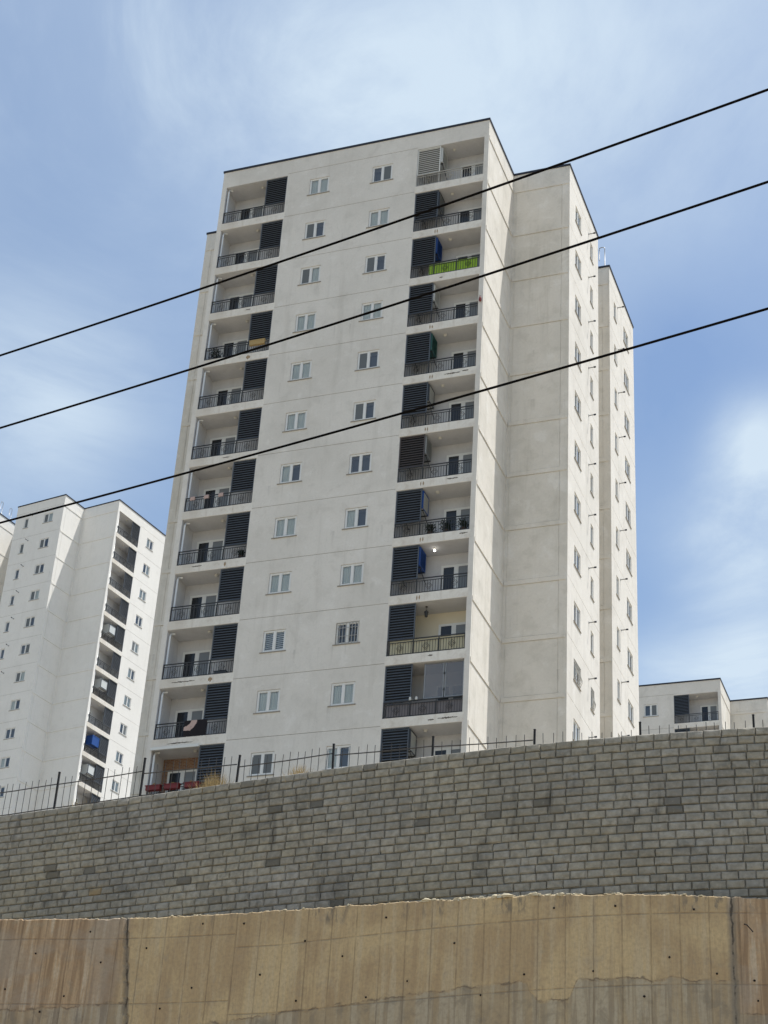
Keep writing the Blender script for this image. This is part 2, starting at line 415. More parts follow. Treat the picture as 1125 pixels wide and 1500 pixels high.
def balcony(par, side, k, louv=LOUV, rail=RAILM, short=0.0, lit=False, lamp=True, door=True):
    x0, x1 = (LBL, LBR) if side == 'L' else (RBL, RBR)
    zb, zt = zf(OB, k), zf(LT, k)
    put(('rail', side, rail.name), lambda: railing_mesh(x0 + .01, x1 - .01).obj('railing', rail), par, (0, 0, zb))
    la, lb = (-12.96, LBR - .01) if side == 'L' else (RBL + .01, -2.72)
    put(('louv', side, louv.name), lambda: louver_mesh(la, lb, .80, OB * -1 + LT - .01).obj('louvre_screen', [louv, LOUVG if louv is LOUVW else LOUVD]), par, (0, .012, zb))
    if door:
        def mk():
            a, b = (-15.1, -13.55) if side == 'L' else (-1.98, -.5)
            fr, pn = door_mesh(a, b, .02, 2.02, BD)
            o = fr.obj('balcony_door', PVC); KIDS[o.name] = [pn.obj('pane', [DOORG, DOORL], o)]; return o
        put(('door', side), mk, par, (0, 0, zb))
    if lamp:
        put(('lamp', lit), lambda: (bulb_mesh().obj('ceiling_lamp', [LAMPM, LIT]) if lit else lamp_mesh().obj('ceiling_lamp', LAMPM)), par, (-13.42 if side == 'L' else -2.11, .55, zt))
    if side == 'L':
        def mkp():
            b = MB(); b.tube([(LBL + .12, .10, -.02), (LBL + .12, .10, 2.35), (LBL + .14, .13, 2.47), (LBL + .26, .30, 2.56)], .05, 8); return b.obj('drainpipe', PVC, smooth=True)
        put('pipe', mkp, par, (0, 0, zb))
    # the slab edge of this balcony, a painted band standing 6 mm proud of the facade
    put(('slab', side), lambda: slab_mesh(x0, x1).obj('balcony_slab', SLABM), par, (0, 0, zb))
def slab_mesh(x0, x1):
    b = MB(); b.box((x0 - .05, -.008, -.452), (x1 + .06, -.0005, -.004)); b.box((x0 + .002, -.004, -.004), (x1 - .002, .16, .012)); return b

def offset_poly(P, d):
    out = []
    for i in range(len(P)):
        a, b, c = Vector(P[i - 1]), Vector(P[i]), Vector(P[(i + 1) % len(P)])
        e1, e2 = (b - a).normalized(), (c - b).normalized()
        out.append((b.x + d * (e1.y + e2.y), b.y + d * (-e1.x - e2.x)))
    return out
BACK = D4 + D1
PLAN = [(W, 0), (0, 0), (0, D1), (W2, D1), (W2, D2), (0, D2), (0, D3), (W2, D3), (W2, D4), (0, D4), (0, BACK), (W, BACK), (W, D4), (W - W2, D4), (W - W2, D3), (W, D3), (W, D2), (W - W2, D2), (W - W2, D1), (W, D1)]
def tower(name, label, loc, rot, cfg):
    t = thing(name, label, 'building', loc, rot, 'white apartment towers')
    b = MB()
    rows = range(NF)
    open_rows = cfg.get('rows', rows)
    # front facade
    xs = [W, 0, LBL, LBR, W1L, W1R, W2L, W2R, RBL, RBR]; zs = [0, ROOF]
    for k in rows:
        zs += [zf(z, k) for z in (-1.065, -1.09, LT, WT, WB, OB)]
    def cell(x, z):
        for k in rows:
            if LBR < x < RBL and zf(-1.09, k) < z < zf(-1.065, k): return 'g', k
            if k not in open_rows: continue
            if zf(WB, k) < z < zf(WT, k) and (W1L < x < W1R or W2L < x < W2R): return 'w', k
            if zf(OB, k) < z < zf(LT, k):
                if LBL < x < LBR: return 'L', k
                if RBL < x < RBR: return 'R', k
        return '', 0
    special = cfg.get('back', {})
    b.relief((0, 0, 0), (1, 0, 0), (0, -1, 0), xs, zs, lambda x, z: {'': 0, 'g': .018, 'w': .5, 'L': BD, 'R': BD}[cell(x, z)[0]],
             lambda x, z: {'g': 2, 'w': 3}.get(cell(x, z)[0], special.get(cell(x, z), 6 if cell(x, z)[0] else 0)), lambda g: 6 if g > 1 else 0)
    # panelled plain walls: (origin, ex, normal, length, side margins)
    def panelled(O, ex, n, L, ma, mb):
        zs = [0, ROOF]; 
        for k in range(NF + 1): zs += [zf(q, k) for q in (-1.09, -1.12, -1.35, -1.38)]
        
        xx = [0, L, .06, L - .06, ma, ma - .03, L - mb, L - mb + .03]
        def dep(x, z):
            for k in range(NF + 1):
                hi, lo = zf(-1.12, k), zf(-1.35, k)
                if lo < z < hi: return -.035 if .06 < x < L - .06 else 0
                if lo - .03 < z < lo or hi < z < hi + .03: return .022 if ma - .03 < x < L - mb + .03 else 0
            if z < zf(-1.12, 0) and (ma - .03 < x < ma or L - mb < x < L - mb + .03): return .022
            return 0
        b.relief(O, ex, n, xx, zs, dep, lambda x, z: 1)
    panelled((0, 0, 0), (0, 1, 0), (1, 0, 0), D1, .22, .28)
    panelled((W, 0, 0), (0, 1, 0), (-1, 0, 0), D1, .22, .28)
    panelled((0, D1, 0), (1, 0, 0), (0, -1, 0), W2, .2, .45)
    panelled((W - W2, D1, 0), (1, 0, 0), (0, -1, 0), W2, .45, .2)
    panelled((0, D3, 0), (1, 0, 0), (0, -1, 0), W2, .3, .45)
    panelled((W - W2, D3, 0), (1, 0, 0), (0, -1, 0), W2, .45, .3)
    # flanks with windows
    for sx, X, key in ((1, W2, 'flank+'), (-1, W - W2, 'flank-')):
        for ya, yb, wins in ((D1, D2, ((AY0, AY1, WT, WB), (BY0, BY1, NT, NB))), (D3, D4, ((CY0, CY1, NT, NB), (EY0, EY1, WT, WB)))):
            rws = cfg.get(key, ()); ys = [ya, yb]; zs = [0, ROOF]
            for k in rows: zs += [zf(-1.065, k), zf(-1.09, k)]
            for y0, y1, a, c in wins:
                ys += [y0, y1]
                for k in rws: zs += [zf(a, k), zf(c, k)]
            def dep(y, z):
                for k in rows:
                    if zf(-1.09, k) < z < zf(-1.065, k): return .018
                for y0, y1, a, c in wins:
                    for k in rws:
                        if y0 < y < y1 and zf(c, k) < z < zf(a, k): return .5
                return 0
            b.relief((X, 0, 0), (0, 1, 0), (sx, 0, 0), ys, zs, dep, lambda y, z: 3 if dep(y, z) > .1 else (2 if dep(y, z) > 0 else 0))
    # the rest of the plan, plain
    done = {(0, 1), (1, 2), (2, 3), (3, 4), (6, 7), (7, 8), (13, 14), (14, 15), (17, 18), (18, 19), (19, 0)}
    for i in range(len(PLAN)):
        j = (i + 1) % len(PLAN)
        if (i, j) in done: continue
        (xa, ya), (xb, yb) = PLAN[i], PLAN[j]
        b.face(((xa, ya, 0), (xb, yb, 0), (xb, yb, ROOF), (xa, ya, ROOF)))
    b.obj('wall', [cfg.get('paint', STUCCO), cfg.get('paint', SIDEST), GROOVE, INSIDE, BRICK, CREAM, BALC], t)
    r = MB(); r.face([(x, y, ROOF - .01) for x, y in PLAN]); r.obj('roof', GROOVE, t)
    p = MB(); o, i_ = offset_poly(PLAN, .045), offset_poly(PLAN, -.18); z0, z1 = ROOF - .075, ROOF + .05
    for k in range(len(PLAN)):
        j = (k + 1) % len(PLAN)
        A = [(*o[k], z0), (*o[j], z0), (*o[j], z1), (*o[k], z1)]; p.face(A)
        p.face([(*o[k], z1), (*o[j], z1), (*i_[j], z1), (*i_[k], z1)]); p.face([(*i_[k], z0), (*i_[j], z0), (*i_[j], z1), (*i_[k], z1)])
        p.face([(*o[k], z0), (*o[j], z0), (*i_[j], z0), (*i_[k], z0)])
    p.obj('parapet_trim', TRIM, t)
    # windows
    for col, xa in (('W1', W1L), ('W2', W2L)):
        for k in cfg.get(col, {}):
            v = cfg[col][k]; put_window(t, (xa, .02, zf(WB, k)), 0, W1R - W1L if col == 'W1' else W2R - W2L, WT - WB, v[:2], v[2:] or False)
    for key, sx, X in (('flank+', 1, W2), ('flank-', -1, W - W2)):
        for k in cfg.get(key, ()):
            for y0, y1, a, c, q in ((AY0, AY1, WT, WB, 'a'), (BY0, BY1, NT, NB, 'b'), (CY0, CY1, NT, NB, 'c'), (EY0, EY1, WT, WB, 'e')):
                if q not in cfg[key][k]: continue
                wide = q in 'ae'; pat = rnd.choice(['SN', 'CN', 'NS', 'CC', 'NN', 'SC']) if wide else rnd.choice('SNN')
                gr = 'bulge' if cfg.get('bulge') == k and q in 'ab' else False
                if sx > 0: put_window(t, (X - .02, y0, zf(c, k)), R(90), y1 - y0, a - c, pat, gr)
                else: put_window(t, (X + .02, y1, zf(c, k)), R(-90), y1 - y0, a - c, pat, gr)
                if q in 'bc':   # flue pipe beside each narrow window
                    def mkf():
                        m = MB(); m.tube([(-.02, 0, 0), (.28, 0, .01)], .03, 8); m.tube([(.28, 0, .01), (.29, 0, .01), (.40, 0, .015)], [.028, .048, .048], 8, 1); m.tube([(.0, 0, 0), (.012, 0, 0)], .07, 10)
                        return m.obj('flue_pipe', [GALV, TRIM])
                    yy = (y0 - .42) if q == 'b' else (y1 + .40)
                    o = put('flue', mkf, t, (X, yy, zf(-1.60, k))); o.rotation_euler = (0, 0, 0 if sx > 0 else math.pi)
    for x in cfg.get('pipes', ()):
        def mkr():
            m = MB(); m.tube([(-.26, 0, .55), (-.26, 0, 1.40), (-.24, 0, 1.5), (-.16, 0, 1.54), (-.02, 0, 1.54), (.06, 0, 1.48), (.08, 0, 1.38), (.08, 0, -.02)], .027, 8); return m.obj('roof_vent_pipe', GALV, smooth=True)
        put('roofpipe', mkr, t, (x, D3 + .12, ROOF + .04))
    return t

def patdict(s): return {k: v for k, v in enumerate(s.split()) if v != '-'}
F12 = {k: 'abce' for k in range(12)}
main = tower('apartment_tower', 'tallest white apartment tower with two stacks of dark louvred balconies, in the centre', (0, 0, ZO - ROOF), 0, dict(
    W1=patdict('CC SN SC CC CC CC CN CC CC BB CC SS'), W2=patdict('NS CC SN CC SN SN NN CN CC NNbars CC CN'),
    back={('L', 11): 4, ('R', 9): 5}, pipes=[2.86], bulge=9, **{'flank+': F12}))
for k in range(12):
    balcony(main, 'L', k)
    balcony(main, 'R', k, louv=LOUVW if k == 0 else LOUVB if k == 6 else LOUV, rail=RAILW if k == 0 else RAILM, lit=(k == 8), lamp=(k not in (9, 10)))
SCAR = plain('peeled_grey_patch', (112, 106, 96), .95, .25, 9); RUST = plain('rust_run', (160, 138, 110), .95, .2, 5)
def scar(k, x0, x1, zc, hh, m=SCAR, name='peeled_patch'):
    b = MB(); n = 22; top, bot = [], []
    for i in range(n + 1):
        x = x0 + (x1 - x0) * i / n; e_ = math.sin(math.pi * i / n) ** .5
        top.append((x, -.011, zf(zc, k) + hh * e_ * rnd.uniform(.25, 1))); bot.append((x, -.011, zf(zc, k) - hh * e_ * rnd.uniform(.25, 1)))
    for i in range(n): b.face((bot[i], bot[i + 1], top[i + 1], top[i]))
    b.obj(name, m, main)
for k, x0, x1, zc in ((4, -1.9, -1.0, -4.05), (4, -.95, -.6, -4.0), (10, -1.85, -1.55, -4.08), (10, -1.4, -.45, -4.05), (7, -.75, -.3, -4.0), (6, -1.5, -.9, -4.0), (9, -2.0, -1.75, -4.0), (2, -2.4, -2.2, -4.1)): scar(k, x0, x1, zc, .055)
for k, x0, x1, zc in ((9, -14.9, -13.6, -4.05), (10, -14.7, -13.3, -4.1), (7, -14.6, -14.0, -4.0), (5, -13.6, -13.2, -4.0), (2, -13.3, -13.0, -4.0)): scar(k, x0, x1, zc, .045)
for k in (1, 3, 4, 5, 6, 7, 8):
    x = -2.75 + rnd.uniform(-.12, .12)
    for q in range(2): scar(k, x + .12 * q, x + .05 + .12 * q + rnd.uniform(0, .03), -4.07, rnd.uniform(.14, .2), RUST, 'rust_streak')
for k in (3, 6, 7, 9): scar(k, -12.8 + rnd.uniform(-.2, .2), -12.7, -4.07, .18, RUST, 'rust_streak')
LTH, LLOC = 1.40471, (-61.332, 88.712, 28.0 + ZO - ROOF)
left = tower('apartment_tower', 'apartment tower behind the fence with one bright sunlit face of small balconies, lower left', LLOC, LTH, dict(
    W1=patdict('CN NC CC NN SC CN CC NS CN CC CC NN'), W2=patdict('NN CC NS CN CC NN CC SN CC NN CC NN'), pipes=[W - 2.7, W - 1.2], paint=LIGHTENED, **{'flank-': {k: 'ab' for k in range(12)}}))
for k in range(12): balcony(left, 'L', k)
for k in range(12): balcony(left, 'R', k, lamp=False)
RLOC = (-.4244, 69.5965, -1.178 + ZO - ROOF)
right = tower('apartment_tower', 'distant white apartment block of which only the top balcony shows above the wall, lower right', RLOC, 0, dict(
    rows=range(2), W1=patdict('CC CN'), W2=patdict('NS CC'), pipes=[]))
for k in range(2): balcony(right, 'R', k); balcony(right, 'L', k)

# ------------------------------------------------------------------ things on the balconies
BASE = Vector((0, 0, ZO - ROOF))
def at(side_x, y, z, k): return Vector((side_x, y, zf(z, k))) + BASE
WHITEBOX = plain('white_cooler_metal', (206, 208, 204), .45, .06); BLUEBOX = plain('blue_cooler_metal', (32, 74, 142), .4, .1)
TEALBOX = plain('teal_cooler_metal', (52, 96, 92), .45, .1); GREYBOX = plain('grey_cooler_metal', (150, 153, 152), .45, .08); SLATE = plain('dark_cooler_metal', (60, 66, 72), .45, .1)
COOL = {}
def cooler_parts(m, frame):
    if (m.name, frame.name) in COOL: return COOL[(m.name, frame.name)]
    b = MB(); w_, d_, h_ = 1.12, .80, 1.0
    b.box((-w_, 0, 0), (-.02, d_, h_))
    f = MB(); t = .05                             # frame and ribbed vent panel on the open side
    f.box((-.02, 0, 0), (.0, t, h_)); f.box((-.02, d_ - t, 0), (.0, d_, h_)); f.box((-.02, t, h_ - t), (.0, d_ - t, h_)); f.box((-.02, t, 0), (.0, d_ - t, t))
    f.box((-w_, -.02, 0), (-w_ + .08, -.001, h_)); f.box((-.1, -.02, 0), (-.02, -.001, h_)); f.box((-w_ + .08, -.02, h_ - .08), (-.1, -.001, h_)); f.box((-w_ + .08, -.02, 0), (-.1, -.001, .1))
    v = MB()
    z = t + .03
    while z < h_ - t - .02:
        v.obox((-.014, d_ / 2, z), (.008, 0, -.012), (0, d_ / 2 - t, 0), (.001, 0, .002)); z += .045
    s = MB()
    for y in (.12, d_ - .12):
        s.obox((-w_ / 2, y, -.03), (w_ / 2, 0, 0), (0, .02, 0), (0, 0, .02))
    s.tube([(-.05, .1, -.03), (-.05, d_ + .25, -.45)], .018, 6); s.tube([(-w_ + .05, .1, -.03), (-w_ + .05, d_ + .25, -.45)], .018, 6)
    COOL[(m.name, frame.name)] = (b.mesh('casing', m), f.mesh('casing_frame', frame), v.mesh('vent_panel', m), s.mesh('bracket', RAILM))
    return COOL[(m.name, frame.name)]
def cooler(loc, rot, m, frame, label, group='evaporative coolers on the balconies'):
    t = thing('evaporative_cooler', label, 'cooler', loc, rot, group)
    for n, me in zip(('casing', 'casing_frame', 'vent_panel', 'bracket'), cooler_parts(m, frame)):
        o = bpy.data.objects.new(n, me); C.objects.link(o); o.parent = t
    return t
for k, m, fr, lab in (
    (0, WHITEBOX, WHITEBOX, 'white cooler box behind the white louvre screen of the topmost right balcony'),
    (1, GREYBOX, SLATE, 'grey cooler box behind dark louvres, on the balcony just above the lime green one'),
    (2, BLUEBOX, BLUEBOX, 'blue cooler box behind dark louvres on the balcony with the lime green cover'),
    (3, WHITEBOX, WHITEBOX, 'white cooler box on the balcony just below the lime green one'),
    (4, TEALBOX, TEALBOX, 'teal green cooler box beside dark louvres on a right hand balcony'),
    (5, WHITEBOX, SLATE, 'white cooler box with dark frame, second balcony above the one with round plants'),
    (6, GREYBOX, GREYBOX, 'grey cooler box on a strut behind brownish louvres, above the plant balcony'),
    (7, WHITEBOX, BLUEBOX, 'white cooler box with blue frame above the row of potted plants'),
    (8, BLUEBOX, BLUEBOX, 'bright blue cooler box on the balcony with the glowing lamp'),
    (11, WHITEBOX, SLATE, 'white cooler box with dark frame on the lowest right balcony behind the fence')):
    cooler(at(-2.66 if k else -2.62, .14, LT - 1.08, k), 0, m, fr, lab)
LR = Matrix.Translation(Vector(LLOC)) @ Matrix.Rotation(LTH, 4, 'Z')
for k, m, fr, lab in ((4, WHITEBOX, SLATE, 'upper white cooler with dark frame on the sunlit left tower'), (6, WHITEBOX, SLATE, 'white cooler with dark frame two balconies above the blue one on the left tower'),
                      (8, BLUEBOX, BLUEBOX, 'blue cooler box hanging on the left tower balconies'), (9, WHITEBOX, SLATE, 'white cooler with dark frame just below the blue one on the left tower')):
    cooler(LR @ Vector((LBL + 2.35, .08, zf(LT - 1.45, k))), LTH, m, fr, lab)

def cloth(name, label, cat, x0, x1, zt, zb, y, m, k, amp=.02, waves=9, mats=None, stripe=None):
    b = MB(); n = 60; rows = 26 if stripe else 8; th = .006
    P = []
    for i in range(n + 1):
        x = x0 + (x1 - x0) * i / n; col = []
        for j in range(rows + 1):
            f = j / rows; yy = y - amp * f ** .5 * math.sin(i / n * waves * 2 * math.pi + .6 * math.sin(3.1 * i / n)) - .01 * f
            col.append(Vector((x, yy, zt + (zb - zt) * f + .012 * math.sin(i * .7) * f)))
        P.append(col)
    for i in range(n):
        for j in range(rows):
            mm = 1 if stripe and stripe((i + .5) / n, (j + .5) / rows) else 0
            b.face((P[i][j], P[i + 1][j], P[i + 1][j + 1], P[i][j + 1]), mm)
            d = Vector((0, th, 0)); b.face((P[i][j] + d, P[i][j + 1] + d, P[i + 1][j + 1] + d, P[i + 1][j] + d), mm)
    o = b.obj(name, mats or m, None, BASE + Vector((0, 0, zf(0, k))), smooth=True); return tag(o, label, cat)
LIME = plain('lime_fabric', (142, 178, 58), .9, .15, 5); CREAMF = plain('cream_fabric', (196, 190, 162), .9, .06, 3); GREYF = plain('grey_fabric', (124, 120, 122), .9, .1, 3)
BLACKF = plain('black_blanket', (28, 24, 28), .95, .2, 3); PINKF = plain('pale_pink_lining', (190, 165, 155), .9, .08, 3)
cloth('railing_cover', 'lime green fabric cover tied along a balcony railing', 'cover', -3.02, RBR - .16, OB + .74, OB + .06, .074, LIME, 2, .010, 12)
cloth('railing_cover', 'cream fabric cover behind the railing of the balcony with a hanging lantern', 'cover', RBL + .12, RBR - .03, OB + .78, OB + .06, .10, CREAMF, 9, .012, 15)
cloth('railing_cover', 'grey fabric cover behind the railing of the glazed balcony', 'cover', RBL + .15, RBR - .04, OB + .72, OB + .05, .10, GREYF, 10, .012, 15)
cloth('blanket', 'black blanket with a pale pink curve draped over the balcony railing', 'blanket', -13.9, -12.72, OB + .85, OB + .02, .018, BLACKF, 10, .014, 2.5,
      [BLACKF, PINKF], lambda u, v: abs(math.hypot(u + .02, (v + .05) * .75) - .45) < .13 and v < .62)

# glass enclosure on the balcony of row 10
t = thing('glass_enclosure', 'two framed glass panels closing in a balcony near the fence', 'glazing', at(0, 0, OB, 10)); z0, z1 = .86, -OB + LT - .01
f = MB()
for a, b_ in ((-2.16, -1.22), (-1.18, -.28)):
    f.box((a, .13, z0), (a + .05, .17, z1)); f.box((b_ - .05, .13, z0), (b_, .17, z1)); f.box((a + .05, .132, z1 - .05), (b_ - .05, .168, z1)); f.box((a + .05, .132, z0), (b_ - .05, .168, z0 + .05))
f.obj('frame', GALV, t)
def haze_glass():
    m = Mat('dusty_glass'); m.t.nodes.remove(m.b)
    tr = m.N('ShaderNodeBsdfTransparent', {'Color': (.72, .70, .68, 1)}); gl = m.N('ShaderNodeBsdfGlossy', {'Roughness': .08}); df = m.N('ShaderNodeBsdfDiffuse', {'Color': (.34, .31, .28, 1)})
    a = m.N('ShaderNodeMixShader', {0: .22, 1: tr.outputs[0], 2: df.outputs[0]}); b = m.N('ShaderNodeMixShader', {0: .10, 1: a.outputs[0], 2: gl.outputs[0]}); m.L(b.outputs[0], m.out.inputs[0]); return m.m
DG = haze_glass()
for a, b_ in ((-2.11, -1.27), (-1.13, -.33)):
    g = MB(); g.box((a, .145, z0 + .05), (b_, .151, z1 - .05)); g.obj('glass_panel', DG, t)
h = MB()
for z in (1.2, 2.0): h.box((-1.24, .105, z), (-1.16, .129, z + .09))
h.obj('hinge', RAILM, t)

# potted plants behind railings
LEAFD = plain('dark_leaf', (30, 46, 26), .7, .4, 9); TERRA = plain('brown_pot', (74, 58, 46), .8, .2); REDPL = plain('dark_red_plastic', (112, 32, 30), .5, .15); SOIL = plain('dry_soil', (84, 70, 52), .95, .2)
STRAW = plain('dry_straw', (176, 152, 106), .95, .2, 8)
def leaf_ball(b, c, r, n, s, m=0, squash=1.0):
    c = Vector(c)
    for _ in range(n):
        d = Vector((rnd.gauss(0, 1), rnd.gauss(0, 1), rnd.gauss(0, 1))).normalized() * (r * rnd.uniform(.35, 1) * (1 + .25 * math.sin(5 * rnd.random())))
        d.z *= squash; p = c + d; a = Vector((rnd.gauss(0, 1), rnd.gauss(0, 1), rnd.gauss(0, 1))).normalized(); e = a.cross(Vector((rnd.random(), rnd.random(), 1))).normalized()
        l = s * rnd.uniform(.6, 1.3); b.face((p - a * l, p + e * l * .38, p + a * l, p - e * l * .38), m)
def potted(loc, r, label):
    t = thing('potted_plant', label, 'plant', loc, 0, 'plants on the balconies')
    p = MB(); p.lathe((0, 0, 0), ((.10, 0), (.14, .24), (.155, .24), (.155, .28), (.12, .28), (.11, .25)), 14); p.obj('pot', TERRA, t)
    f = MB(); f.tube([(0, 0, .25), (.01, 0, .45)], .015, 6); leaf_ball(f, (0, 0, .28 + r * .9), r, 260, .065); f.obj('foliage', LEAFD, t)
for x, r, lab in ((-2.32, .27, 'leftmost of three round potted shrubs behind a balcony railing'), (-1.52, .29, 'middle one of three round potted shrubs behind a balcony railing'), (-.66, .27, 'rightmost of three round potted shrubs behind a balcony railing')):
    potted(at(x, .34, OB + .02, 7), r, lab)
potted(at(-14.98, .42, OB + .02, 3), .34, 'leafy dark plant at the left end of the fourth balcony from the top')
potted(at(-12.1, .36, OB + .02, 7), .2, 'small plant beside the louvres on the eighth left balcony from the top')
t = tag(MB().obj('basket', STRAW), 'tan woven basket hung over the fourth left balcony railing', 'basket'); bpy.data.objects.remove(t)
b = MB(); b.box((-.42, -.12, 0), (.42, .02, .26)); b.box((-.45, -.14, .26), (.45, .03, .30))
for k in range(9): b.box((-.42 + k * .1, -.128, .01), (-.36 + k * .1, -.121, .25))
tag(b.obj('basket', STRAW, None, at(-12.35, -.02, OB + .42, 3)), 'tan woven basket hung over the fourth left balcony railing', 'basket')
# towels on the railing of left row 6
for x, lab in ((-15.02, 'pale rag folded over the left end of a balcony rail'), (-14.25, 'pale rag folded over the middle of a balcony rail'), (-13.45, 'pale rag folded over a balcony rail nearest the louvres')):
    b = MB()
    for i in range(6):
        x0, x1 = -.13 + .26 * i / 6, -.13 + .26 * (i + 1) / 6
        y0, y1 = .012 * math.sin(i * 1.3), .012 * math.sin((i + 1) * 1.3)
        pr = [(-.045, -.2), (-.05, -.05), (-.03, .03), (.02, .04), (.045, -.03), (.05, -.16)]
        for (ya, za), (yb, zb) in zip(pr, pr[1:]): b.face(((x0, ya + y0, za), (x1, ya + y1, za), (x1, yb + y1, zb), (x0, yb + y0, zb)))
    tag(b.obj('rag', PINKF, None, at(x, .05, OB + .83, 6), smooth=True), lab, 'cloth', 'rags on a balcony rail')
# red planters on the lowest left balcony
for x, lab in ((-15.0, 'dark red planter box nearest the left corner of the brick balcony'), (-14.05, 'middle dark red planter box on the railing of the brick balcony'), (-13.05, 'dark red planter box nearest the louvres of the brick balcony')):
    t = thing('planter_box', lab, 'planter', at(x, -.02, OB + .52, 11), 0, 'red planters on a railing')
    b = MB(); a0, a1 = .36, .40
    b.box((-a0, -.2, 0), (a0, .02, .2)); b.box((-a1, -.22, .2), (a1, .03, .24)); b.obj('box', REDPL, t)
    s = MB(); s.box((-a0 + .01, -.19, .24), (a0 - .01, .01, .246)); leaf_ball(s, (0, -.09, .27), .13, 60, .05, 1, .5); s.obj('soil', [SOIL, STRAW], t)
b = MB(); b.box((LBL - .02, -.10, -.02), (-12.95, .02, .10)); b.box((LBL - .02, -.13, -.05), (-12.95, -.10, .08))
tag(b.obj('awning_roll', LOUVW, None, at(0, 0, LT - .05, 11)), 'rolled white awning above the brick walled balcony', 'awning')
# hanging lantern, red bag, small white jars
t = thing('hanging_lantern', 'small dark lantern hanging from a balcony ceiling', 'lantern', at(-2.35, .5, LT, 9))
b = MB(); b.tube([(0, 0, 0), (0, 0, -.22)], .012, 6); b.lathe((0, 0, -.56), ((.03, 0), (.075, .04), (.10, .26), (.11, .27), (.04, .34), (.015, .36)), 8); b.lathe((0, 0, -.03), ((.06, 0), (.05, .03)), 10); b.obj('body', RAILM, t)
b = MB(); b.lathe((0, 0, -.51), ((.06, 0), (.085, .19)), 8); b.obj('glass', plain('amber_glass', (150, 132, 96), .3, .1), t)
b = MB(); b.lathe((0, 0, 0), ((.02, .2), (.05, .16), (.075, .06), (.06, -.08), (.02, -.12)), 8); b.tube([(-.02, 0, .2), (-.05, .02, .3), (.02, .04, .26)], .008, 5)
tag(b.obj('bag', plain('red_plastic', (120, 44, 40), .6, .2), None, at(RBR + .13, -.085, OB + .92, 3)), 'small dark red bag hung on the right corner of a balcony', 'bag')
for x, lab in ((-2.75, 'white jar on the rail of the glazed balcony beside the louvres'), (-2.45, 'white jar on the rail of the glazed balcony beside the glass')):
    b = MB(); b.lathe((0, 0, 0), ((.05, 0), (.06, .02), (.06, .1), (.045, .12), (.05, .125), (.05, .15), (.0, .155)), 12); tag(b.obj('jar', WHITEBOX, None, at(x, .05, OB + .822, 10)), lab, 'jar', 'jars on the rail')
b = MB(); b.box((-.3, -.14, 0), (.3, .14, .22)); b.box((-.32, -.16, .22), (.32, .16, .25)); leaf_ball(b, (0, 0, .28), .13, 50, .05, 1, .5)
tag(b.obj('planter_box', [SLATE, LEAFD], None, at(-12.45, .3, OB + .02, 9)), 'dark planter box on the balcony floor just above the draped black blanket', 'planter')

# ------------------------------------------------------------------ walls of the slope
cub = lambda c, x: ((c[0] * x + c[1]) * x + c[2]) * x + c[3]
def wallY(x):     # plan of the block wall's top edge
    c = (.00033194, -.00220309, -.13443565, -30.96123)
    if x < -3: return cub(c, -3) + (-.115) * (x + 3)
    if x > 18: return cub(c, 18) + .11 * (x - 18) + .006 * (x - 18) ** 2
    return cub(c, x)
def lowY(x):      # plan of the concrete wall's face
    c = (.0016835, -.04063895, .2921011, -34.27055)
    if x < 1: return cub(c, 1) + .06 * (x - 1)
    if x > 17.4: return cub(c, 17.4) + .12 * (x - 17.4)
    return cub(c, x)
def arc(fn, x0, x1, step):
    P = [(x0 + i * .0025, fn(x0 + i * .0025)) for i in range(int((x1 - x0) / .0025) + 1)]
    out = [P[0]]; acc = 0
    for a, b in zip(P, P[1:]):
        acc += math.hypot(b[0] - a[0], b[1] - a[1])
        if acc >= step: out.append(b); acc -= step
    return out
ZT = -51.0 + ZO
